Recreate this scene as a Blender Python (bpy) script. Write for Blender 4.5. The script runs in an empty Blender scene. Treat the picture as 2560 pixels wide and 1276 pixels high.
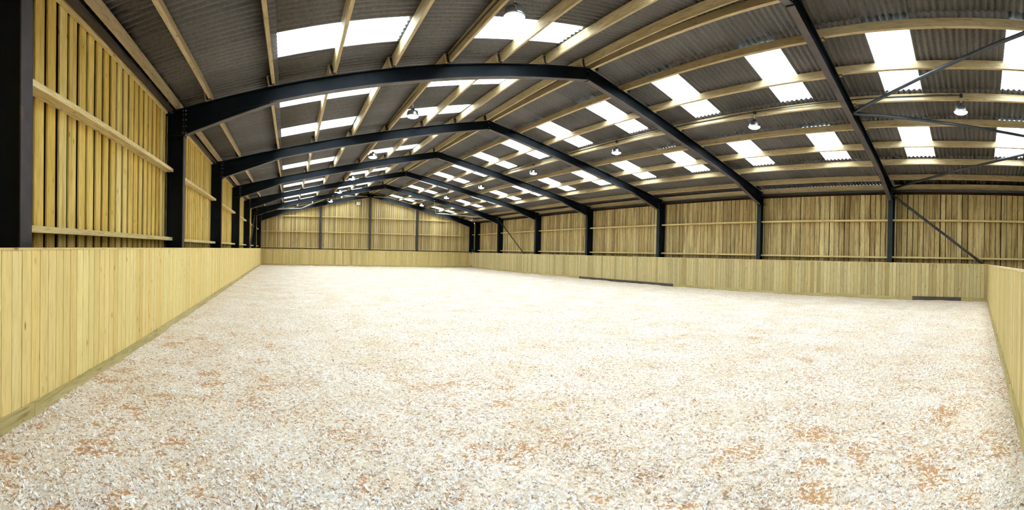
import bpy, math, random
import numpy as np
from mathutils import Matrix, Vector, Euler

random.seed(7); rng = np.random.default_rng(7)
scene = bpy.context.scene
C = scene.collection

# ------------------------------------------------------------------ camera (the photo is a hand-held cylindrical phone panorama)
F, X0, CY, W, H = 1099.957, 715.746, 638.584, 2560.0, 1276.0
EYE = 1.507; RX, RY = 0.0156, 0.0176
cam = bpy.data.cameras.new('camera'); cam_o = bpy.data.objects.new('camera', cam); C.objects.link(cam_o)
cam.type = 'PANO'; cam.panorama_type = 'CENTRAL_CYLINDRICAL'
cam.central_cylindrical_range_u_min = -X0 / F
cam.central_cylindrical_range_u_max = (W - X0) / F
cam.central_cylindrical_range_v_min = -(H - CY) / F
cam.central_cylindrical_range_v_max = CY / F
cam.central_cylindrical_radius = 1.0
cam.clip_start = 0.02; cam.clip_end = 300
def _untilt(v):
    x, y, z = v
    c, s = math.cos(-RY), math.sin(-RY); x, z = c*x + s*z, -s*x + c*z
    c, s = math.cos(-RX), math.sin(-RX); y, z = c*y - s*z, s*y + c*z
    return Vector((x, y, z))
r_, f_, u_ = _untilt((1, 0, 0)), _untilt((0, 1, 0)), _untilt((0, 0, 1))
M = Matrix((r_, u_, -f_)).transposed().to_4x4(); M.translation = (0, 0, EYE)
cam_o.matrix_world = M
scene.camera = cam_o

# ------------------------------------------------------------------ world: bright even overcast sky
SKY = 6.0
world = bpy.data.worlds.new('world'); scene.world = world; world.use_nodes = True
bg = world.node_tree.nodes['Background']
bg.inputs['Color'].default_value = (0.90, 0.96, 1.0, 1); bg.inputs['Strength'].default_value = SKY
world.cycles.sampling_method = 'AUTOMATIC'

vs = scene.view_settings
vs.view_transform = 'Standard'; vs.look = 'None'; vs.gamma = 1.0; vs.use_curve_mapping = False
vs.exposure = 1.34
cy_ = scene.cycles
cy_.max_bounces = 7; cy_.diffuse_bounces = 5; cy_.glossy_bounces = 3; cy_.transmission_bounces = 6; cy_.transparent_max_bounces = 8
cy_.sample_clamp_indirect = 12.0; cy_.caustics_reflective = False; cy_.caustics_refractive = False
cy_.use_denoising = True
cy_.use_adaptive_sampling = True; cy_.adaptive_threshold = 0.05; cy_.adaptive_min_samples = 16

# ------------------------------------------------------------------ building dimensions (metres; camera stands at x=0 y=0)
CX = 7.55                      # centre line (ridge)
HALF = 9.87                    # ridge to inner face of the posts
Y1, BAY = 3.5209, 6.0
YP = [Y1 + BAY*i for i in range(7)]
SL = 0.2126; ANG = math.atan(SL)
def zt(d): return 6.655 - SL*d           # top of rafter
PUR = [0.17, 1.42, 2.72, 4.02, 5.32, 6.62, 7.92, 9.27]
PH, PT = 0.20, 0.07
XKL, XKR, YKF, YKN = -2.12, 17.36, 39.26, -0.43
KSLOPE = 0.0048                # left kickboards run a hair out of square
KH = 1.486
XCL, XCR = CX - 10.27, CX + 10.36     # inner face of the side cladding
YGF, YGN = 39.78, -3.2

# ------------------------------------------------------------------ helpers
def tag(o, label=None, cat=None, group=None, kind=None):
    if label: o['label'] = label
    if cat: o['category'] = cat
    if group: o['group'] = group
    if kind: o['kind'] = kind
    return o
def empty(name, loc=(0, 0, 0), rot=(0, 0, 0)):
    o = bpy.data.objects.new(name, None); o.empty_display_size = .1
    o.location = loc; o.rotation_euler = rot; C.objects.link(o); return o
def link(name, me, parent=None, loc=None, rot=None, scale=None):
    o = bpy.data.objects.new(name, me); C.objects.link(o)
    if parent is not None: o.parent = parent
    if loc is not None: o.location = loc
    if rot is not None: o.rotation_euler = rot
    if scale is not None: o.scale = scale
    return o
class MB:
    def __init__(s): s.v = []; s.f = []; s.m = []; s.sm = []
    def add(s, vs_, fs, mi=0, smooth=False):
        b = len(s.v); s.v += [tuple(p) for p in vs_]
        for f in fs: s.f.append(tuple(i + b for i in f)); s.m.append(mi); s.sm.append(smooth)
    def box(s, x0, x1, y0, y1, z0, z1, mi=0):
        v = [(x, y, z) for z in (z0, z1) for y in (y0, y1) for x in (x0, x1)]
        s.add(v, [(0, 2, 3, 1), (4, 5, 7, 6), (0, 1, 5, 4), (2, 6, 7, 3), (0, 4, 6, 2), (1, 3, 7, 5)], mi)
    def prism(s, poly, y0, y1, mi=0):       # polygon in xz, extruded along y
        n = len(poly)
        v = [(x, y0, z) for x, z in poly] + [(x, y1, z) for x, z in poly]
        s.add(v, [tuple(range(n)), tuple(range(2*n - 1, n - 1, -1))] + [(i, i + n, (i + 1) % n + n, (i + 1) % n) for i in range(n)], mi)
    def tube(s, a, b, r, n=10, mi=0, caps=True):
        a, b = Vector(a), Vector(b); d = (b - a).normalized()
        t = Vector((0, 0, 1)) if abs(d.z) < .9 else Vector((1, 0, 0))
        u = d.cross(t).normalized(); w = d.cross(u)
        v = [p + (u*math.cos(2*math.pi*i/n) + w*math.sin(2*math.pi*i/n))*r for p in (a, b) for i in range(n)]
        s.add(v, [(i, (i + 1) % n, (i + 1) % n + n, i + n) for i in range(n)], mi, True)
        if caps: s.add(v, [tuple(range(n - 1, -1, -1)), tuple(range(n, 2*n))], mi)
    def lathe(s, prof, n=24, mi=0, close_bottom=False, close_top=False):
        v = [(r*math.cos(2*math.pi*i/n), r*math.sin(2*math.pi*i/n), z) for r, z in prof for i in range(n)]
        fs = [(k*n + i, k*n + (i + 1) % n, (k + 1)*n + (i + 1) % n, (k + 1)*n + i) for k in range(len(prof) - 1) for i in range(n)]
        s.add(v, fs, mi, True)
        if close_bottom: s.add(v[:n], [tuple(range(n - 1, -1, -1))], mi)
        if close_top: s.add(v[-n:], [tuple(range(n))], mi)
    def mesh(s, name, mats):
        me = bpy.data.meshes.new(name); me.from_pydata(s.v, [], s.f)
        for m in (mats if isinstance(mats, (list, tuple)) else [mats]): me.materials.append(m)
        me.polygons.foreach_set('material_index', s.m); me.polygons.foreach_set('use_smooth', s.sm)
        bmfix(me); return me
def bmfix(me):
    import bmesh
    b = bmesh.new(); b.from_mesh(me); bmesh.ops.recalc_face_normals(b, faces=b.faces); b.to_mesh(me); b.free()

# ------------------------------------------------------------------ materials
def newmat(name):
    m = bpy.data.materials.new(name); m.use_nodes = True
    nt = m.node_tree; return m, nt, nt.nodes['Principled BSDF']
def N(nt, t, **kw):
    n = nt.nodes.new(t)
    for k, v in kw.items():
        if k in n.inputs.keys(): n.inputs[k].default_value = v
        else: setattr(n, k, v)
    return n
def ramp(nt, stops):
    r = nt.nodes.new('ShaderNodeValToRGB'); e = r.color_ramp.elements
    while len(e) < len(stops): e.new(.5)
    for el, (p, c) in zip(e, stops): el.position = p; el.color = (*c, 1)
    return r
def srgb(r, g, b):
    f = lambda c: (c/255/12.92 if c <= 10 else ((c/255 + .055)/1.055)**2.4)
    return (f(r), f(g), f(b))
def wood(name, cols, stain=0.0, soft=0.0, stain_col=(.16, .09, .03), rough=.75, axis='z', grain=1.0, green=0.0, sat=1.0):
    """timber: each piece its own tone (object random), long grain, knots, optional dark streaks"""
    m, nt, b = newmat(name); L = nt.links.new
    tc = N(nt, 'ShaderNodeTexCoord'); oi = N(nt, 'ShaderNodeObjectInfo')
    mul = N(nt, 'ShaderNodeMath', operation='MULTIPLY'); mul.inputs[1].default_value = 53.0; L(oi.outputs['Random'], mul.inputs[0])
    off = N(nt, 'ShaderNodeVectorMath', operation='ADD'); cmb = N(nt, 'ShaderNodeCombineXYZ')
    L(mul.outputs[0], cmb.inputs[0]); L(mul.outputs[0], cmb.inputs[1]); L(mul.outputs[0], cmb.inputs[2])
    L(tc.outputs['Object'], off.inputs[0]); L(cmb.outputs[0], off.inputs[1])
    def mapped(sc):
        mp = N(nt, 'ShaderNodeMapping'); mp.inputs['Scale'].default_value = sc; L(off.outputs[0], mp.inputs[0]); return mp
    a = {'z': (1, 1, .06), 'y': (1, .06, 1), 'x': (.06, 1, 1)}[axis]
    g = mapped(tuple(60*q*grain for q in a)); n1 = N(nt, 'ShaderNodeTexNoise', Scale=1.0, Detail=4.0, Roughness=.6); L(g.outputs[0], n1.inputs['Vector'])
    g2 = mapped(tuple(9*q for q in a)); n2 = N(nt, 'ShaderNodeTexNoise', Scale=1.0, Detail=3.0); L(g2.outputs[0], n2.inputs['Vector'])
    base = ramp(nt, [(i/(len(cols) - 1), srgb(*c)) for i, c in enumerate(cols)]); L(oi.outputs['Random'], base.inputs[0])
    dark = N(nt, 'ShaderNodeMixRGB', blend_type='MULTIPLY'); dark.inputs[0].default_value = 1
    sf = lambda c: tuple(q + (1 - q)*soft for q in c)
    gr = ramp(nt, [(.30, sf((.62, .55, .42))), (.52, (1, 1, 1)), (.75, (1.0, 1.0, .96))]); L(n1.outputs['Fac'], gr.inputs[0])
    L(base.outputs[0], dark.inputs[1]); L(gr.outputs[0], dark.inputs[2])
    mid = N(nt, 'ShaderNodeMixRGB', blend_type='MULTIPLY'); mid.inputs[0].default_value = 1
    g3 = ramp(nt, [(.30, sf((.80, .80, .66))), (.62, (1.0, 1.0, 1.0))]); L(n2.outputs['Fac'], g3.inputs[0])
    L(dark.outputs[0], mid.inputs[1]); L(g3.outputs[0], mid.inputs[2])
    # knots
    kv = N(nt, 'ShaderNodeTexVoronoi', Scale=1.0); km = mapped({'z': (7, 7, 2.6), 'y': (7, 2.6, 7), 'x': (2.6, 7, 7)}[axis]); L(km.outputs[0], kv.inputs['Vector'])
    kr = ramp(nt, [(.05, (.30, .17, .07)), (.13, (1, 1, 1))]); L(kv.outputs['Distance'], kr.inputs[0])
    kn = N(nt, 'ShaderNodeMixRGB', blend_type='MULTIPLY'); kn.inputs[0].default_value = .75
    L(mid.outputs[0], kn.inputs[1]); L(kr.outputs[0], kn.inputs[2])
    out = kn
    if stain:
        sn = N(nt, 'ShaderNodeTexNoise', Scale=1.0, Detail=5.0, Roughness=.65); sm = mapped({'z': (10, 10, .55), 'y': (10, .55, 10), 'x': (.55, 10, 10)}[axis]); L(sm.outputs[0], sn.inputs['Vector'])
        sr = ramp(nt, [(.49, (0, 0, 0)), (.64, (stain, stain, stain))]); L(sn.outputs['Fac'], sr.inputs[0])
        st = N(nt, 'ShaderNodeMixRGB'); L(sr.outputs[0], st.inputs[0]); L(out.outputs[0], st.inputs[1]); st.inputs[2].default_value = (*stain_col, 1); out = st
    L(out.outputs[0], b.inputs['Base Color']); b.inputs['Roughness'].default_value = rough; b.inputs['Specular IOR Level'].default_value = .25
    bp = N(nt, 'ShaderNodeBump', Strength=.25, Distance=.004); L(n1.outputs['Fac'], bp.inputs['Height']); L(bp.outputs[0], b.inputs['Normal'])
    return m

M_kick = wood('kick_wood_left', [(222, 194, 120), (238, 214, 148), (228, 206, 138), (242, 226, 160), (232, 202, 128), (236, 218, 158)], soft=.5)
M_kickR = wood('kick_wood_right', [(188, 172, 126), (206, 190, 142), (194, 182, 140), (174, 156, 108), (210, 196, 150), (198, 178, 124)], soft=.35)
M_kickF = wood('kick_wood_far', [(214, 190, 126), (222, 200, 138), (202, 184, 126), (226, 206, 148), (194, 178, 124)], soft=.35)
M_basex = wood('base_wood_cross', [(186, 172, 122), (200, 186, 136), (192, 176, 128)], axis='x')
M_cladL = wood('cladding_wood_left', [(226, 192, 102), (236, 208, 122), (212, 174, 82), (238, 216, 144), (228, 196, 110), (204, 170, 84)], stain=.5, stain_col=(.34, .22, .03), soft=.15)
M_cladR = wood('cladding_wood_right', [(192, 170, 120), (214, 194, 142), (160, 138, 98), (222, 204, 154), (180, 162, 116), (200, 174, 122)], stain=.75)
M_cladF = wood('cladding_wood_far', [(222, 202, 148), (204, 182, 130), (230, 212, 166), (214, 188, 122), (188, 168, 128)], stain=.85, stain_col=(.20, .14, .07))
M_back = wood('backing_wood', [(64, 46, 24), (74, 52, 28)])
M_pur = wood('purlin_wood', [(202, 184, 150), (192, 172, 136), (210, 192, 158), (184, 162, 126)], axis='y', rough=.6)
M_rail = wood('rail_wood', [(228, 206, 152), (220, 198, 142), (232, 212, 162)], axis='y')
M_railx = wood('rail_wood_cross', [(228, 206, 152), (220, 198, 142), (232, 212, 162)], axis='x')

def paint(name, col, rough, spec=.5, metal=0.0, rust=0.0):
    m, nt, b = newmat(name); L = nt.links.new
    tc = N(nt, 'ShaderNodeTexCoord'); n = N(nt, 'ShaderNodeTexNoise', Scale=3.0, Detail=6.0, Roughness=.6); L(tc.outputs['Object'], n.inputs['Vector'])
    r = ramp(nt, [(.35, tuple(.8*c for c in col)), (.65, tuple(1.2*c for c in col))]); L(n.outputs['Fac'], r.inputs[0])
    o = r
    if rust:
        n3 = N(nt, 'ShaderNodeTexNoise', Scale=1.4, Detail=5.0, Roughness=.7); L(tc.outputs['Object'], n3.inputs['Vector'])
        rr = ramp(nt, [(.60, (0, 0, 0)), (.72, (rust, rust, rust))]); L(n3.outputs['Fac'], rr.inputs[0])
        mx = N(nt, 'ShaderNodeMixRGB'); mx.inputs[2].default_value = (.16, .09, .045, 1); L(rr.outputs[0], mx.inputs[0]); L(r.outputs[0], mx.inputs[1]); o = mx
    L(o.outputs[0], b.inputs['Base Color']); b.inputs['Roughness'].default_value = rough
    b.inputs['Specular IOR Level'].default_value = spec; b.inputs['Metallic'].default_value = metal
    return m
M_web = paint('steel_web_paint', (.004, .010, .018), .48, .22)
M_flange = paint('steel_flange_lit_tone', (.090, .076, .076), .5, .4, rust=.6)  # floor light on the undersides put into the lighter tone; rust is real
M_postr = paint('steel_post_flange_right', (.012, .020, .025), .5, .25)  # darker, bluer copy of the left post flange tone
M_postf = paint('steel_post_flange', (.046, .040, .044), .5, .3, rust=.6)  # lighter than the web: arena light put into the flange tone; rust is real
M_darksteel = paint('dark_steel', (.022, .024, .030), .42)
M_post = paint('gable_post_primer', (.045, .038, .038), .5, rust=.3)
M_bolt = paint('zinc_bolt', (.55, .56, .58), .35, metal=1.0)
M_tube = paint('brace_tube_steel', (.045, .055, .070), .28, .6, metal=.3)
M_tubeg = paint('pale_brace_tube', (.45, .46, .46), .35, .5, metal=.4)
M_body = paint('lamp_body_metal', (.50, .54, .58), .2, .6, metal=.95)
M_black = paint('black_conduit', (.015, .015, .016), .45)
M_strip = paint('dark_strip', (.075, .062, .050), .8)
M_white = paint('white_plastic', (.75, .76, .74), .5)
M_green = paint('dark_green_plastic', (.02, .07, .05), .5)

# fibre cement roof sheet
M_sheet, nt, b = newmat('fibre_cement'); L = nt.links.new
tc = N(nt, 'ShaderNodeTexCoord'); oi = N(nt, 'ShaderNodeObjectInfo')
n = N(nt, 'ShaderNodeTexNoise', Scale=18.0, Detail=5.0, Roughness=.7); L(tc.outputs['Object'], n.inputs['Vector'])
r = ramp(nt, [(.3, (.085, .081, .080)), (.7, (.150, .142, .138))]); L(n.outputs['Fac'], r.inputs[0])
hs = N(nt, 'ShaderNodeHueSaturation'); mr = N(nt, 'ShaderNodeMapRange'); mr.inputs['To Min'].default_value = .85; mr.inputs['To Max'].default_value = 1.15
L(oi.outputs['Random'], mr.inputs['Value']); L(mr.outputs[0], hs.inputs['Value']); L(r.outputs[0], hs.inputs['Color']); L(hs.outputs[0], b.inputs['Base Color'])
b.inputs['Roughness'].default_value = .55; b.inputs['Specular IOR Level'].default_value = .4

# translucent rooflight sheet (thin GRP: part of the light goes straight on, part is scattered)
M_glass = bpy.data.materials.new('translucent_sheet'); M_glass.use_nodes = True; nt = M_glass.node_tree; nt.nodes.clear(); L = nt.links.new
out = N(nt, 'ShaderNodeOutputMaterial'); tr = N(nt, 'ShaderNodeBsdfTransparent'); tl = N(nt, 'ShaderNodeBsdfTranslucent')
tr.inputs[0].default_value = (.93, .96, .97, 1); tl.inputs[0].default_value = (.88, .91, .92, 1)
mx = N(nt, 'ShaderNodeMixShader'); mx.inputs[0].default_value = .35; L(tr.outputs[0], mx.inputs[1]); L(tl.outputs[0], mx.inputs[2]); L(mx.outputs[0], out.inputs[0])

# lamp lens
M_lens = bpy.data.materials.new('lamp_lens_lit'); M_lens.use_nodes = True; nt = M_lens.node_tree
b = nt.nodes['Principled BSDF']; b.inputs['Base Color'].default_value = (.9, .9, .88, 1)
b.inputs['Emission Color'].default_value = (1, .98, .92, 1); b.inputs['Emission Strength'].default_value = 25.0

# arena surface
M_floor, nt, b = newmat('arena_surface'); L = nt.links.new
geo = N(nt, 'ShaderNodeNewGeometry')
def noise(scale, detail=4.0, rough=.6, dist=0.0):
    q = N(nt, 'ShaderNodeTexNoise', Scale=scale, Detail=detail, Roughness=rough, Distortion=dist); L(geo.outputs['Position'], q.inputs['Vector']); return q
warp = noise(22.0, 2.0)
wa = N(nt, 'ShaderNodeMixRGB', blend_type='ADD'); wa.inputs[0].default_value = .05; L(geo.outputs['Position'], wa.inputs[1]); L(warp.outputs['Color'], wa.inputs[2])
v1 = N(nt, 'ShaderNodeTexVoronoi', Scale=46.0); L(wa.outputs[0], v1.inputs['Vector'])
v2 = N(nt, 'ShaderNodeTexVoronoi', Scale=110.0); L(wa.outputs[0], v2.inputs['Vector'])
sep = N(nt, 'ShaderNodeSeparateColor'); L(v1.outputs['Color'], sep.inputs[0])
fib = ramp(nt, [(0, srgb(176, 152, 130)), (.10, srgb(212, 190, 166)), (.30, srgb(240, 227, 208)), (.70, srgb(250, 241, 227)), (1, srgb(254, 251, 248))]); L(sep.outputs[0], fib.inputs[0])
sep2 = N(nt, 'ShaderNodeSeparateColor'); L(v2.outputs['Color'], sep2.inputs[0])
fine = ramp(nt, [(0, (.72, .66, .60)), (.35, (.97, .96, .95)), (1, (1, 1, 1))]); L(sep2.outputs[1], fine.inputs[0])
m1 = N(nt, 'ShaderNodeMixRGB', blend_type='MULTIPLY'); m1.inputs[0].default_value = .8; L(fib.outputs[0], m1.inputs[1]); L(fine.outputs[0], m1.inputs[2])
sandn = noise(140.0, 2.0); sand = ramp(nt, [(.35, srgb(168, 116, 72)), (.65, srgb(216, 168, 118))]); L(sandn.outputs['Fac'], sand.inputs[0])
pn = noise(1.6, 6.0, .72); pn2 = noise(30.0, 3.0, .6)
ma = N(nt, 'ShaderNodeMath', operation='MULTIPLY_ADD'); ma.inputs[1].default_value = .55; L(pn2.outputs['Fac'], ma.inputs[0]); L(pn.outputs['Fac'], ma.inputs[2])
att = N(nt, 'ShaderNodeAttribute', attribute_name='wear'); ad = N(nt, 'ShaderNodeMath', operation='ADD'); L(ma.outputs[0], ad.inputs[0]); L(att.outputs['Fac'], ad.inputs[1])
cellr = N(nt, 'ShaderNodeMath', operation='MULTIPLY_ADD'); cellr.inputs[1].default_value = .34; L(sep.outputs[2], cellr.inputs[0]); L(ad.outputs[0], cellr.inputs[2])
pr = ramp(nt, [(1.0, (0, 0, 0)), (1.0, (1, 1, 1))])
sc_ = N(nt, 'ShaderNodeMapRange'); sc_.inputs['From Min'].default_value = 1.13; sc_.inputs['From Max'].default_value = 1.20; sc_.inputs['To Max'].default_value = .9; L(cellr.outputs[0], sc_.inputs['Value'])
pr = sc_
tn = noise(1.1, 5.0, .65); tr_ = ramp(nt, [(.35, srgb(243, 234, 220)), (.6, (1, 1, 1))]); L(tn.outputs['Fac'], tr_.inputs[0])
m1b = N(nt, 'ShaderNodeMixRGB', blend_type='MULTIPLY'); m1b.inputs[0].default_value = 1; L(m1.outputs[0], m1b.inputs[1]); L(tr_.outputs[0], m1b.inputs[2]); m1 = m1b
m2 = N(nt, 'ShaderNodeMixRGB'); L(pr.outputs[0], m2.inputs[0]); L(m1.outputs[0], m2.inputs[1]); L(sand.outputs[0], m2.inputs[2])
L(m2.outputs[0], b.inputs['Base Color']); b.inputs['Roughness'].default_value = .95; b.inputs['Specular IOR Level'].default_value = .1
bp = N(nt, 'ShaderNodeBump', Strength=.6, Distance=.012); L(v1.outputs['Distance'], bp.inputs['Height']); L(bp.outputs[0], b.inputs['Normal'])

# loose fibre flakes (own colour per flake)
M_flake, nt, b = newmat('fibre_flake'); L = nt.links.new
at = N(nt, 'ShaderNodeAttribute', attribute_name='tone')
fr = ramp(nt, [(0, srgb(150, 122, 98)), (.04, srgb(196, 158, 120)), (.11, srgb(234, 214, 190)), (.22, srgb(246, 238, 226)), (.38, srgb(253, 250, 247)), (.82, srgb(253, 252, 254)), (1, srgb(248, 249, 254))])
L(at.outputs['Fac'], fr.inputs[0]); L(fr.outputs[0], b.inputs['Base Color']); b.inputs['Roughness'].default_value = .9; b.inputs['Specular IOR Level'].default_value = .15

# ------------------------------------------------------------------ floor: raked, slightly lumpy surface banked up against the boards
def hgt(x, y):
    return (.010*np.sin(x*1.9 + .7*np.sin(y*1.3)) * np.sin(y*1.7 + np.cos(x*.9)) + .007*np.sin(x*5.3 + y*3.1) + .006*np.sin(x*9.1 - y*7.7)
            + .004*np.sin(x*17 + 3*np.sin(y*4)) * np.sin(y*21))
def axis_pts(lo, hi, dense_lo, dense_hi, fine_, coarse):
    a = list(np.arange(lo, dense_lo, coarse)) + list(np.arange(dense_lo, dense_hi, fine_)) + list(np.arange(dense_hi, hi, coarse)) + [hi]
    return np.array(sorted(set(np.round(a, 4))))
xs = axis_pts(-3.1, 18.2, -2.3, 6, .06, .16); ys = axis_pts(-3.4, 40.0, -.6, 8, .06, .16)
gx, gy = np.meshgrid(xs, ys); gz = hgt(gx, gy)
nx_, ny_ = len(xs), len(ys)
co = np.stack([gx.ravel(), gy.ravel(), gz.ravel()], 1)
idx = np.arange(nx_*ny_).reshape(ny_, nx_)
q = np.stack([idx[:-1, :-1].ravel(), idx[:-1, 1:].ravel(), idx[1:, 1:].ravel(), idx[1:, :-1].ravel()], 1)
me = bpy.data.meshes.new('floor'); me.vertices.add(len(co)); me.vertices.foreach_set('co', co.ravel())
me.loops.add(q.size); me.loops.foreach_set('vertex_index', q.ravel().astype(np.int32))
me.polygons.add(len(q)); me.polygons.foreach_set('loop_start', np.arange(0, q.size, 4, dtype=np.int32)); me.polygons.foreach_set('loop_total', np.full(len(q), 4, dtype=np.int32))
me.update(calc_edges=True); me.polygons.foreach_set('use_smooth', np.ones(len(q), bool))
# bare patches: smooth random field, the same one thins out the loose flakes
_lat = rng.random((256, 256))
def vnoise(x, y, f):
    x = x*f + 57.3; y = y*f + 91.7; xi = np.floor(x).astype(int); yi = np.floor(y).astype(int); fx = x - xi; fy = y - yi
    fx = fx*fx*(3 - 2*fx); fy = fy*fy*(3 - 2*fy); g = lambda a, b: _lat[a % 256, b % 256]
    return (g(xi, yi)*(1 - fx) + g(xi + 1, yi)*fx)*(1 - fy) + (g(xi, yi + 1)*(1 - fx) + g(xi + 1, yi + 1)*fx)*fy
def bare(x, y):
    p = .28*vnoise(x, y, 1.1) + .34*vnoise(x + 9, y, 4.3) + .38*vnoise(x, y + 5, 10.5)
    r = np.hypot(x, y)
    bias = .055*np.clip(1 - (x - (XKL - KSLOPE*y))/1.3, 0, 1)*np.clip(1 - (y - 2)/8, 0, 1) + .035*np.clip(1 - (r - 2)/3, 0, 1) - .10*np.clip((r - 4)/8, 0, 1)
    return np.clip((p + bias - .640)/.07, 0, 1)
# wear: sand shows more along the left boards and close to the near boards
r_c = np.hypot(co[:, 0], co[:, 1])
wl = .075*np.clip(1 - (r_c - 2)/9, 0, 1) + np.clip(1 - (co[:, 0] - (XKL - KSLOPE*co[:, 1]))/1.1, 0, 1)*.10*np.clip(1 - (co[:, 1] - 2)/9, 0, 1) - .06*np.clip((co[:, 1] - 5)/9, 0, 1)
w2_ = .035*np.clip(1 - np.hypot(co[:, 0] + .3, co[:, 1] - 2.3)/2.2, 0, 1) + .03*np.clip(1 - np.hypot(co[:, 0] - 5.5, co[:, 1])/3, 0, 1)
a_ = me.attributes.new('wear', 'FLOAT', 'POINT'); a_.data.foreach_set('value', (wl*.6 + w2_*.4 + 0.17*bare(co[:, 0], co[:, 1])).astype(np.float32))
me.materials.append(M_floor)
fl = link('floor', me); tag(fl, 'pale riding arena surface of white fibre over brown sand', 'floor', kind='structure')

# loose chopped fibre lying on the sand, thick near the camera
def flakes(n):
    u = rng.random(n); rad = 2.2 + 9.5*u**1.5
    th = np.radians(rng.uniform(-42, 99, n))
    x = rad*np.sin(th); y = rad*np.cos(th)
    ok = (x > XKL - KSLOPE*y + .03) & (y > YKN + .03) & (x < XKR - .05)
    # clumps: drop flakes where bare sand patches show
    ok &= rng.random(n) > .80*bare(x, y)
    ok &= rng.random(n) < .35 + 1.1*vnoise(x, y, 6.0)
    x, y, rad = x[ok], y[ok], rad[ok]; n = len(x)
    k = rng.random(n); ln = np.where(k < .14, rng.uniform(.014, .032, n), rng.uniform(.005, .015, n)); wd = ln*rng.uniform(.28, .75, n)
    a = rng.uniform(0, 2*np.pi, n); tilt = rng.normal(0, .5, n); roll = rng.normal(0, .5, n); bend = rng.uniform(-.25, .5, n)*ln
    ux, uy = np.cos(a), np.sin(a); vx, vy = -uy, ux
    z0 = hgt(x, y) + .002 + np.abs(np.sin(tilt))*ln*.5 + np.abs(np.sin(roll))*wd*.5 + rng.random(n)*.007
    P = []
    for s, ws in ((-1, .6), (0, 1.0), (1, .5)):
        for t in (-1, 1):
            l = s*ln*.5; w = t*wd*.5*ws*rng.uniform(.3, 1.35, n)
            P.append(np.stack([x + ux*l + vx*w, y + uy*l + vy*w, z0 + l*np.sin(tilt) + w*np.sin(roll) + (bend*.5 if s == 0 else 0)], 1))
    V = np.stack(P, 1).reshape(-1, 3)
    b0 = np.arange(n)[:, None]*6
    Q = np.concatenate([b0 + np.array([0, 1, 3, 2]), b0 + np.array([2, 3, 5, 4])], 1).reshape(-1, 4)
    return V, Q, n
V, Q, nf = flakes(430000)
me = bpy.data.meshes.new('chopped_fibre'); me.vertices.add(len(V)); me.vertices.foreach_set('co', V.ravel())
me.loops.add(Q.size); me.loops.foreach_set('vertex_index', Q.ravel().astype(np.int32))
me.polygons.add(len(Q)); me.polygons.foreach_set('loop_start', np.arange(0, Q.size, 4, dtype=np.int32)); me.polygons.foreach_set('loop_total', np.full(len(Q), 4, dtype=np.int32))
me.update(calc_edges=True)
a_ = me.attributes.new('tone', 'FLOAT', 'POINT'); a_.data.foreach_set('value', np.repeat(rng.random(nf), 6).astype(np.float32))
me.materials.append(M_flake)
tag(link('chopped_fibre', me), 'loose white chopped fibre flakes strewn over the sand nearest the camera', 'fibre', kind='stuff')

# ------------------------------------------------------------------ side and gable walls: spaced vertical boards on a dark backing
def board_mesh(name, w, t, h, mat, ch=.006):
    b = MB(); p = [(-w/2, 0), (-w/2 + ch, -t), (w/2 - ch, -t), (w/2, 0)]     # section in (x,y); front faces -y
    n = 4; v = [(x, y, 0) for x, y in p] + [(x, y, h) for x, y in p]
    b.add(v, [(0, 3, 2, 1), (4, 5, 6, 7)] + [(i, (i + 1) % n, (i + 1) % n + n, i + n) for i in range(n)])
    return b.mesh(name, mat)

def side_wall(name, x, sgn, pitch, bw, mat, label):
    w = empty(name, (x, 0, 0)); tag(w, label, 'wall', kind='structure')
    zt_ = 4.33 if sgn > 0 else 4.50
    bm_ = board_mesh('board', bw, .022, zt_, mat)
    rot = math.radians(90)*(1 if sgn > 0 else -1)     # sgn>0: wall on the +x side, front faces -x
    y = YGN + pitch/2; i = 0
    while y < YGF:
        jit = random.uniform(-.006, .006)
        link('board', bm_, w, (sgn*random.uniform(0, .007), y + jit, -.05), (0, 0, -rot), ((random.uniform(.92, 1.03) if sgn < 0 else random.triangular(.86, 1.055, 1.04)), 1, 1)); y += pitch; i += 1
    mb = MB(); mb.box(-.01, .01, YGN, YGF, -.05, zt_ - .02); o = link('backing', mb.mesh('backing', M_back), w, (sgn*.05, 0, 0))
    # rails between the frames
    ends = [YGN] + YP
    for zc in (1.68, 3.20):
        for k in range(0 if sgn > 0 else 1, len(ends) - 1):
            a, c = ends[k] + .015, ends[k + 1] - .015
            mb = MB(); mb.box(-.0875, .0875, a, c, -.036, .036)
            link('rail', mb.mesh('rail', M_rail), w, (-sgn*(.0875 + .026), 0, zc + random.uniform(-.008, .008)))
    for k in range(len(ends) - 1 if sgn < 0 else 0):
        mb = MB(); mb.box(-.03, .03, ends[k] + .12, ends[k + 1] - .12, -.03, .03)
        link('head_rail', mb.mesh('head_rail', M_rail), w, (-sgn*.055, 0, zt_ - .03))
    return w
side_wall('wall_left', XCL, -1, .272, .205, M_cladL, 'left side wall of upright yellow timber boards with dark gaps')
side_wall('wall_right', XCR, 1, .226, .214, M_cladR, 'long right side wall of upright stained timber boards')

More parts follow.
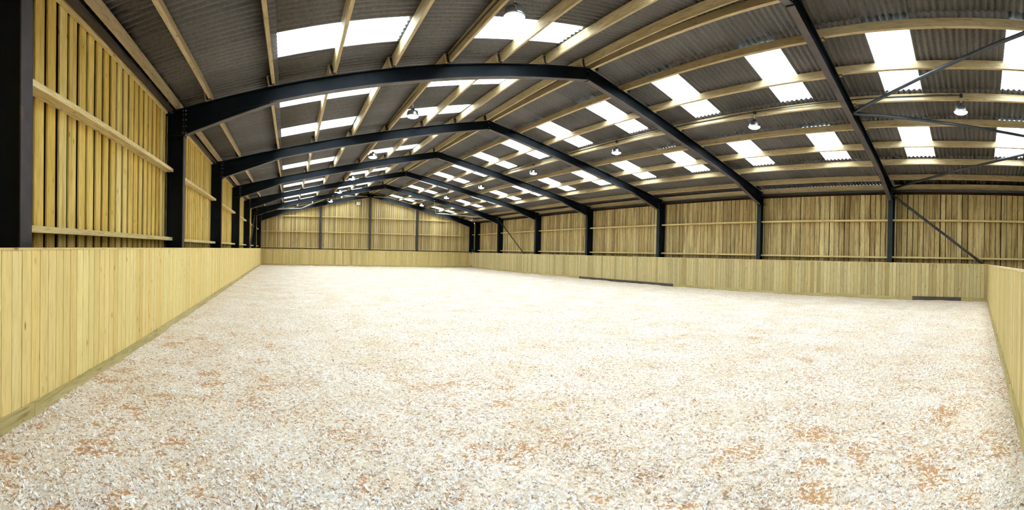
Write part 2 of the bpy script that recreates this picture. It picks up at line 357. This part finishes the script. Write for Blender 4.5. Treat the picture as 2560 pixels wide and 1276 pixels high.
def gable_wall(name, y, face, mat, label, posts=True):
    w = empty(name, (CX, y, 0)); tag(w, label, 'wall', kind='structure')
    pitch, bw = .20, .190
    x = -10.36 + pitch/2; base = board_mesh('board', bw, .022, 1.0, mat)
    rz = 0 if face < 0 else math.pi
    while x < 10.36:
        d = max(abs(x) - bw/2, 0); h = zt(d + bw*.5) + .25
        link('board', base, w, (x + random.uniform(-.004, .004), -face*random.uniform(0, .008)*1.0, -.05), (0, 0, rz), (random.triangular(.86, 1.05, 1.04), 1, h)); x += pitch
    mb = MB(); hh = lambda d: zt(d) + .225
    mb.prism([(-10.36, -.05), (10.36, -.05), (10.36, hh(10.36)), (0, hh(0)), (-10.36, hh(10.36))], -.01, .01)
    link('backing', mb.mesh('backing', M_back), w, (0, -face*.05, 0))
    return w
wf = gable_wall('wall_far', YGF, -1, M_cladF, 'far gable wall of stained upright timber boards under the roof peak')
wn = gable_wall('wall_near', YGN, 1, M_cladF, 'near gable wall of upright timber boards behind the camera')
PX = [3.03 - CX, 7.55 - CX, 12.07 - CX]
segs = [-9.87] + PX + [9.87]
for zc, lo, hi in ((1.60, -9.87, 9.87), (3.04, -9.87, 9.87), (4.43, -8.0, 7.9)):
    for a, c in zip(segs[:-1], segs[1:]):
        a2, c2 = max(a + .02, lo), min(c - .02, hi)
        mb = MB(); mb.box(a2, c2, -.0875, .0875, -.036, .036)
        link('rail', mb.mesh('rail', M_railx), wf, (0, -.115, zc + random.uniform(-.01, .01)))

# ------------------------------------------------------------------ kickboards
def kick(name, A, B, height, label, gaps=(), mat=None, pitch=.146, cap=True, darkbase=()):
    """boarded kick wall from A to B (floor points), boards face the left side of A->B"""
    A, B = Vector((*A, 0)), Vector((*B, 0)); d = B - A; Ln = d.length; ang = math.atan2(d.y, d.x)
    k = empty(name, A, (0, 0, ang)); tag(k, label, 'kickboards', 'kickboards round the arena')
    bm_ = board_mesh('board', pitch - .0006, .024, height - .02, mat or M_kick, .004)
    n = int(Ln/pitch); p = Ln/n
    for i in range(n):
        x = (i + .5)*p
        gp = any(abs(x - g) < p/2 for g in gaps)
        link('board', bm_, k, (x, random.uniform(-.0015, .0015), -.0), (0, 0, math.pi), (p/pitch*(.62 if gp else random.uniform(.982, 1.0)), 1, 1))
    mb = MB(); mb.box(0, Ln, -.042, -.014, -.02, height - .05); link('framing', mb.mesh('framing', M_back), k)
    x = 0.0
    while x < Ln and cap:
        e = min(x + 4.8, Ln); mb = MB(); mb.box(x + .002, e - .002, -.044, .030, height - .02, height); link('cap_board', mb.mesh('cap_board', M_railx), k); x = e
    x = 0.0
    while x < Ln:
        e = min(x + 3.6, Ln); dk = [s for s in darkbase if s[0] < e and s[1] > x]
        mb = MB(); mb.box(x + .003, e - .003, .026, .050, -.06, .125 + random.uniform(-.012, .012))
        link('base_board', mb.mesh('base_board', M_basex), k); x = e
    return k
kick('kickboard_fence', (XKL - KSLOPE*YKF, YKF), (XKL - KSLOPE*YKN, YKN), KH, 'pale yellow kickboard wall along the left side with a light cap board')
kick('kickboard_fence', (XKR, YKF), (XKL - KSLOPE*YKF, YKF), 1.47, 'low kickboard wall across the far end below the gable posts', gaps=(XKR - 4.43, XKR - 5.15, XKR - 5.80), mat=M_kickF)
kr = kick('kickboard_fence', (XKR, YKN), (XKR, YKF), 1.47, 'long greenish kickboard wall along the right side under the steel posts', mat=M_kickR)
kick('kickboard_fence', (XKL, YKN), (XKR, YKN), 1.45, 'near end kickboard wall running off the right edge of the photo', mat=M_kickF)
# dark strips at the foot of the right-hand kick wall
for nm, a, c, h in (('dark_base_strip', 14.3, 22.0, .13), ('dark_base_strip', .62, 2.55, .15)):
    a += -YKN; c += -YKN
    mb = MB(); mb.box(a, c, .052, .068, -.05, h); o = link(nm, mb.mesh(nm, M_strip), kr); o['label'] = 'dark brown strip at the foot of the kickboards'
for zc in (1.38, .18):
    mb = MB(); mb.box(38.72 + .43, 38.98 + .43, .026, .04, zc - .03, zc + .03); mb.tube((38.72 + .43, .04, zc - .05), (38.72 + .43, .04, zc + .05), .02, 8)
    o = link('hinge', mb.mesh('hinge', M_black), kr); o['label'] = 'small black hinge'

# ------------------------------------------------------------------ steel portal frames
def frame_meshes():
    out = {}
    FW = .10; S = .33           # half flange width, vertical rafter depth
    for s in (-1, 1):
        P = lambda pts: [(s*d, z) for d, z in pts]
        m = MB()
        DO = 10.32 if s > 0 else 10.24
        m.prism(P([(9.885, -.1), (DO - .015, -.1), (DO - .015, zt(DO - .015)), (9.885, zt(9.885))]), -.006, .006, 0)
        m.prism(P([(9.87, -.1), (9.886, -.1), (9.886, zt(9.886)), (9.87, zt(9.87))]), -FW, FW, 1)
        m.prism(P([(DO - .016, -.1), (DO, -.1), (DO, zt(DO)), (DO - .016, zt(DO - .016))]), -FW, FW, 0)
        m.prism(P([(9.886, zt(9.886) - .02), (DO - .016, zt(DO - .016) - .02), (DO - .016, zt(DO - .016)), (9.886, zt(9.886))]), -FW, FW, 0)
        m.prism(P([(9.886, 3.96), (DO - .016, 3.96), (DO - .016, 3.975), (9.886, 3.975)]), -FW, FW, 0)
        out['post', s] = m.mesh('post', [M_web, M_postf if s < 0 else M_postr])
        m = MB()
        m.prism(P([(.01, zt(.01) - .015), (9.85, zt(9.85) - .015), (9.85, zt(9.85) - S + .015), (.01, zt(.01) - S + .015)]), -.005, .005, 0)
        m.prism(P([(.01, zt(.01)), (9.85, zt(9.85)), (9.85, zt(9.85) - .016), (.01, zt(.01) - .016)]), -.0825, .0825, 0)
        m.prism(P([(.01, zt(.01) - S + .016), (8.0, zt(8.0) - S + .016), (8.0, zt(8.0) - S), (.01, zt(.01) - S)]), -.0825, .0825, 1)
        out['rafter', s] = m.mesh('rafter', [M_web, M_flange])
        m = MB(); z8 = zt(7.82) - S
        m.prism(P([(7.82, z8 + .01), (9.85, zt(9.85) - S + .015), (9.85, 3.975), (7.82, z8)]), -.005, .005, 0)
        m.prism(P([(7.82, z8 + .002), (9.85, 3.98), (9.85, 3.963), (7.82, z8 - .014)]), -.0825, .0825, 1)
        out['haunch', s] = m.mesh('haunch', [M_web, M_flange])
        m = MB()
        m.prism(P([(9.85, 3.93), (9.87, 3.93), (9.87, zt(9.87)), (9.85, zt(9.85))]), -FW, FW, 0)
        for z in (4.02, 4.16, 4.30, 4.42, 4.50):
            for y in (-.055, .055): m.tube((s*9.845, y, z), (s*9.818, y, z), .014, 6, 1); m.tube((s*9.886, y, z), (s*9.91, y, z), .014, 6, 1)
        out['end_plate', s] = m.mesh('end_plate', [M_web, M_bolt])
        m = MB()
        m.box(-.005, .005, -.16, .10, 0, .185); m.box(-.005, .088, -.170, -.156, 0, .185)
        out['cleat', s] = m.mesh('cleat', [M_darksteel])
    m = MB(); m.prism([(-.012, zt(0) - .01), (.012, zt(0) - .01), (.012, zt(0) - S - .02), (-.012, zt(0) - S - .02)], -.0825, .0825, 0)
    for z in (zt(0) - .08, zt(0) - .26):
        for y in (-.05, .05): m.tube((-.035, y, z), (.035, y, z), .013, 6, 1)
    out['ridge_plate', 1] = m.mesh('ridge_plate', [M_web, M_bolt])
    return out
FM = frame_meshes()
flabels = ['nearest steel portal frame, its left post at the left edge of the photo', 'second steel portal frame from the camera, the first with its peak in view',
           'third steel portal frame from the camera', 'fourth steel portal frame from the camera', 'fifth steel portal frame from the camera',
           'sixth steel portal frame, last before the gable frame', 'farthest steel portal frame, set against the far gable wall']
for i, y in enumerate(YP):
    fr_ = empty('portal_frame', (CX + (-.045, .045, 0, 0, 0, 0, 0)[i], y, 0)); tag(fr_, 'dark ' + flabels[i], 'steel frame', 'steel portal frames')
    for (nm, s), me_ in FM.items():
        if nm == 'cleat':
            for d in PUR: link('cleat', me_, fr_, (s*d, 0, zt(d)), (0, s*ANG, 0), (s, 1, 1))
        else: link(nm, me_, fr_)
for x, lb in zip(PX, ('left', 'centre', 'right')):
    h = zt(abs(x)) - .34
    mb = MB(); mb.box(-.1, .1, -.008, .008, -.1, h); mb.box(-.1, .1, -.09, -.078, -.1, h, 0); mb.box(-.006, .006, -.08, .08, -.1, h); mb.box(-.1, .1, .078, .09, -.1, h)
    tag(link('gable_post', mb.mesh('gable_post', M_post), None, (CX + x, YP[6] - .02, 0)), 'dark steel post on the far gable wall, ' + {'left': 'first from its left end', 'centre': 'under the roof peak', 'right': 'right of the peak'}[lb], 'post', 'gable posts')
mb = MB(); mb.box(0, .42, -.006, .006, -.1, 4.40); mb.box(0, .014, -.09, .09, -.1, 4.40); mb.box(.406, .42, -.09, .09, -.1, 4.40)
tag(link('door_post', mb.mesh('door_post', M_web), None, (17.43, 38.15, 0)), 'dark steel post in the far right corner beside the last frame', 'post')

# ------------------------------------------------------------------ purlins
ordn = ['ridge', 'second', 'third', 'fourth', 'fifth', 'sixth', 'seventh', 'eighth']
def bay_name(k):
    if k == 0: return 'in front of the nearest frame'
    if k == 6: return 'in the last bay before the gable'
    w = ['nearest', 'second', 'third', 'fourth', 'fifth', 'sixth']
    return 'between the %s and %s frames' % (w[k - 1], w[k])
pm = {}
def purlin_mesh(Ln):
    key = round(Ln, 2)
    if key not in pm:
        mb = MB(); n = 1; mb.box(-PT/2, PT/2, -Ln/2, Ln/2, 0, PH); pm[key] = mb.mesh('purlin', M_pur)
    return pm[key]
for k in range(0, 7):
    ya = YGN + .05 if k == 0 else YP[k - 1]; yb = YP[k]
    for s in (-1, 1):
        if k == 0 and s < 0: continue
        for j, d in enumerate(PUR):
            a = ya - (.15 if k else 0); c = yb + (.15 if k < 6 else .2)
            Ln = c - a; da, dc = d + (PT/2 + .008), d - (PT/2 + .008)
            if j == 0: pass
            dm = (da + dc)/2; me_ = purlin_mesh(Ln)
            o = link('purlin', me_, None)
            R = Matrix.Rotation(s*ANG, 4, 'Y') @ Matrix.Rotation(math.atan2(-(s)*(dc - da), Ln), 4, 'Z')
            o.matrix_world = Matrix.Translation((CX + s*dm, (a + c)/2, zt(dm) + .004 + random.uniform(0, .004))) @ R
            side = 'right' if s > 0 else 'left'
            tag(o, ('timber ridge purlin' if j == 0 else ordn[j] + ' timber purlin down') + ', %s roof slope, %s' % (side, bay_name(k)), 'purlin', 'timber purlins of the %s roof slope' % side)
# eaves boards and eaves struts
for k in range(0, 7):
    ya = YGN + .05 if k == 0 else YP[k - 1]; yb = YP[k]
    for s in (-1, 1):
        if k == 0 and s < 0: continue
        side = 'right' if s > 0 else 'left'
        db, zb0, zb1 = (10.17, 4.425, 4.665) if s > 0 else (9.99, 4.545, 4.725)
        mb = MB(); mb.box(-.035, .035, ya + .01, yb - .01, zb0, zb1)
        tag(link('eaves_board', mb.mesh('eaves_board', M_pur), None, (CX + s*db, 0, 0)), 'timber eaves board on top of the %s wall %s' % (side, bay_name(k)), 'board', 'timber eaves boards')
        wx = XCR if s > 0 else XCL; df = abs(wx - CX) + .04
        top = zt(df) + .2106 + (.058 if s < 0 or k == 0 else .040)
        mb = MB(); mb.box(.02, .045, ya + .005, yb - .005, 4.20, top) if s > 0 else mb.box(-.045, -.02, ya + .005, yb - .005, 4.20, top)
        link('eaves_filler', mb.mesh('eaves_filler', M_back), bpy.data.objects['wall_' + side])  # added strip that keeps sky light from leaking in over the wall
        ds, z = (10.08, 4.345) if s > 0 else (10.115, 4.46)
        mb = MB(); mb.box(-.04, .04, ya + .02, yb - .02, z, z + .010); mb.box(-.04, -.03, ya + .02, yb - .02, z + .01, z + .07); mb.box(.03, .04, ya + .02, yb - .02, z + .01, z + .07); mb.box(-.04, .04, ya + .02, yb - .02, z + .07, z + .079)
        tag(link('eaves_strut', mb.mesh('eaves_strut', M_post if s < 0 else M_darksteel), None, (CX + s*ds, 0, 0)), 'dark steel eaves strut below the %s eaves board %s' % (side, bay_name(k)), 'steel bar', 'steel eaves struts')

# ------------------------------------------------------------------ roof sheets
SW, PIT, AMP = 1.02, 1.02/7, .027
ROWS = [(.03, 1.42, False), (1.42, 4.02, True), (4.02, 5.32, False), (5.32, 7.92, True), (7.92, 10.62, False)]
def sheet_mesh(name, d0, d1, mat):
    # local: x = down-slope, y across; top end tucked below the sheet above, lower end laps over the next
    n = 42; t = .006; yy = np.linspace(-SW/2 - .02, SW/2 + .02, n + 1); zz = AMP*np.cos(2*np.pi*(yy)/PIT)
    x0 = d0/math.cos(ANG) - .14; x1 = d1/math.cos(ANG) + .11
    V = []
    for x, dz in ((x0, 0.0), (x1, .009)):
        for th in (0, t):
            for y, z in zip(yy, zz): V.append((x, y, z + dz + th))
    m = n + 1; Fs = []
    for i in range(n):
        Fs.append((i, i + 1, 2*m + i + 1, 2*m + i)); Fs.append((m + i, 3*m + i, 3*m + i + 1, m + i + 1))
        Fs.append((i, m + i, m + i + 1, i + 1)); Fs.append((2*m + i, 2*m + i + 1, 3*m + i + 1, 3*m + i))
    Fs += [(0, 2*m, 3*m, m), (n, m + n, 3*m + n, 2*m + n)]
    me = bpy.data.meshes.new(name); me.from_pydata(V, [], Fs); me.materials.append(mat)
    me.polygons.foreach_set('use_smooth', [True]*len(Fs)); return me
SM = [sheet_mesh('roof_sheet', a, c, M_sheet) for a, c, _ in ROWS]
GM = [sheet_mesh('rooflight', a, c, M_glass) if g else None for a, c, g in ROWS]
for s, side in ((-1, 'left'), (1, 'right')):
    z0 = zt(0) + (PH + .006)/math.cos(ANG) + AMP
    ce = empty('ceiling_' + side, (CX, 0, z0), (0, ANG, 0) if s > 0 else (0, ANG, math.pi))
    tag(ce, '%s roof slope of dark corrugated sheets with white rooflight panels' % side, 'ceiling', kind='structure')
    for j in range(-11, 32):
        y = 8.15 + SW*j
        for r, (a, c, g) in enumerate(ROWS):
            lit = g and j % 3 == 0
            me_ = GM[r] if lit else SM[r]
            o = link('rooflight' if lit else 'roof_sheet', me_, ce, (0, s*y, 0))
            if lit: o['label'] = 'translucent white rooflight sheet'
mb = MB()
for s in (-1, 1):
    zr = zt(0) + .206/math.cos(ANG) + 2*AMP + .03
    mb.add([(0, YGN, zr), (0, YGF + .4, zr), (s*.32, YGF + .4, zr - SL*.32), (s*.32, YGN, zr - SL*.32), (0, YGN, zr + .01), (0, YGF + .4, zr + .01), (s*.32, YGF + .4, zr - SL*.32 + .01), (s*.32, YGN, zr - SL*.32 + .01)],
           [(0, 1, 2, 3), (4, 7, 6, 5), (2, 6, 7, 3), (0, 3, 7, 4), (1, 5, 6, 2)])
tag(link('ceiling_ridge_cap', mb.mesh('ridge_cap', M_sheet), None, (CX, 0, 0)), 'dark ridge capping closing the peak of the roof', 'ridge cap', kind='structure')

# ------------------------------------------------------------------ lamps
def lamp_parts():
    P = {}
    m = MB(); m.lathe([(.02, .235), (.055, .23), (.06, .19), (.10, .175), (.150, .155), (.168, .12), (.172, .06), (.180, .035)], 28, close_bottom=True)
    P['housing'] = m.mesh('housing', M_body)
    m = MB(); m.lathe([(.184, .040), (.188, .02), (.180, .0), (.176, .018)], 28); P['rim'] = m.mesh('rim', M_body)
    m = MB(); m.lathe([(.0005, -.045), (.06, -.052), (.12, -.036), (.165, -.010), (.178, .014)], 28, close_bottom=True); P['lens'] = m.mesh('lens', M_lens)
    m = MB(); m.tube((0, 0, .235), (0, 0, .33), .006, 8); m.tube((-.02, 0, .33), (.02, 0, .33), .012, 8); m.tube((0, 0, .33), (0, 0, .42), .005, 8); P['hanger'] = m.mesh('hanger', M_bolt)
    m = MB(); m.box(-.03, .03, -.04, .04, .40, .48); P['junction_box'] = m.mesh('junction_box', M_black)
    return P
LP = lamp_parts()
lord = ['nearest', 'second', 'third', 'fourth', 'fifth', 'sixth', 'farthest']
def lamp(x, y, label, grp):
    o = empty('pendant_lamp', (x, y, 5.47)); tag(o, label, 'lamp', grp)
    for k, me_ in LP.items(): link(k, me_, o)['label'] = {'lens': 'glowing white lens'}.get(k, '') or None if k == 'lens' else ''
    for ch in o.children:
        if 'label' in ch and not ch['label']: del ch['label']
for k in range(7): lamp(11.52, .50 + BAY*k, '%s round metal pendant lamp hung from the right roof slope' % lord[k], 'lamps of the right roof slope')
for k in range(1, 7): lamp(3.60, .50 + BAY*k, '%s round metal pendant lamp hung from the left roof slope' % (['', 'nearest', 'second', 'third', 'fourth', 'fifth', 'farthest'][k]), 'lamps of the left roof slope')

# conduit along the lamp purlins
for s in (-1, 1):
    side = 'right' if s > 0 else 'left'; d = 4.02 - .055 if s > 0 else 4.02 + .055
    mb = MB(); z = zt(d) + .115
    mb.tube((CX + s*d, .50 if s > 0 else 3.6, z), (CX + s*d, 38.5, z), .016, 8)
    tag(link('conduit', mb.mesh('conduit', M_black)), 'thin black conduit along the %s lamp purlin' % side, 'conduit')

# ------------------------------------------------------------------ bracing
def tube(a, c, label, mat, r=.045, lug=True):
    mb = MB(); mb.tube(a, c, r, 12); a_v, c_v = Vector(a), Vector(c); dr = (c_v - a_v).normalized()
    if lug:
        for p, q_ in ((a_v, -dr), (c_v, dr)):
            mb.tube(p - q_*.02, p + q_*.09, r*.55, 6)
    return tag(link('brace_tube', mb.mesh('brace_tube', mat)), label, 'brace', 'steel bracing tubes')
rz = lambda X: 6.655 - SL*abs(X - CX) - .20
n1 = (11.62, Y1 - .02, rz(11.62)); n0 = (7.4, -2.9, rz(7.4)); n2 = (13.35, -2.75, rz(13.35) ); n3 = (17.32, Y1 - .02, 4.43)
tube(n1, n0, 'blue-grey brace tube rising from the nearest frame to the top right corner', M_tube)
tube(n1, n2, 'blue-grey brace tube dropping from the nearest frame past the nearest lamp', M_tube)
tube(n3, n2, 'dark brace tube rising right from the eaves end of the nearest frame', M_darksteel)
tube((17.50, Y1 - .02, 4.22), (17.50, -1.78, .32), 'dark diagonal brace crossing the right wall nearest the camera', M_darksteel, .05)
tube((17.55, YP[5] - .02, 4.25), (17.55, YP[4] + .05, .35), 'dark diagonal brace on the right wall between fifth and sixth frames', M_post)
tube((-2.45, YP[5] - .02, 4.25), (-2.45, YP[4] + .05, .35), 'dark diagonal brace on the left wall between fifth and sixth frames', M_post)
fl_ = YP[6] - .05
for s, side in ((-1, 'left'), (1, 'right')):
    X = lambda d: CX + s*d
    tube((X(.3), fl_, rz(X(.3))), (X(4.07), YP[5] + .03, rz(X(4.07))), 'pale brace tube near the ridge in the last %s bay' % side, M_tubeg, .04)
    tube((X(4.07), YP[5] + .03, rz(X(4.07))), (X(6.3), fl_, rz(X(6.3))), 'pale brace tube halfway down the last %s bay' % side, M_tubeg, .04)
    tube((X(6.3), fl_, rz(X(6.3))), (X(9.7), YP[5] + .03, 4.43), 'pale brace tube near the eaves of the last %s bay' % side, M_tubeg, .04)

# ------------------------------------------------------------------ small things on the far wall
e = empty('wall_box', (6.42, YGF - .13, 5.72)); tag(e, 'small white box high on the far gable left of the centre post', 'box')
mb = MB(); mb.box(-.15, .20, -.10, .10, -.12, .12); link('housing', mb.mesh('housing', M_white), e)
mb = MB(); mb.box(-.20, -.15, -.08, .08, -.08, .10); link('end_cap', mb.mesh('end_cap', M_darksteel), e)
mb = MB(); mb.box(-.06, .17, -.108, -.10, -.07, .09); link('grille', mb.mesh('grille', paint('grey_grille', (.45, .46, .45), .6)), e)
e = empty('utility_box', (17.66, 39.0, 1.3)); tag(e, 'small dark green box behind the kickboards in the far right corner', 'box')
mb = MB(); mb.box(-.14, .14, -.1, .1, -1.3, .42); link('housing', mb.mesh('housing', M_green), e)
mb = MB(); mb.box(-.16, .16, -.12, .12, .42, .46); link('lid', mb.mesh('lid', M_green), e)
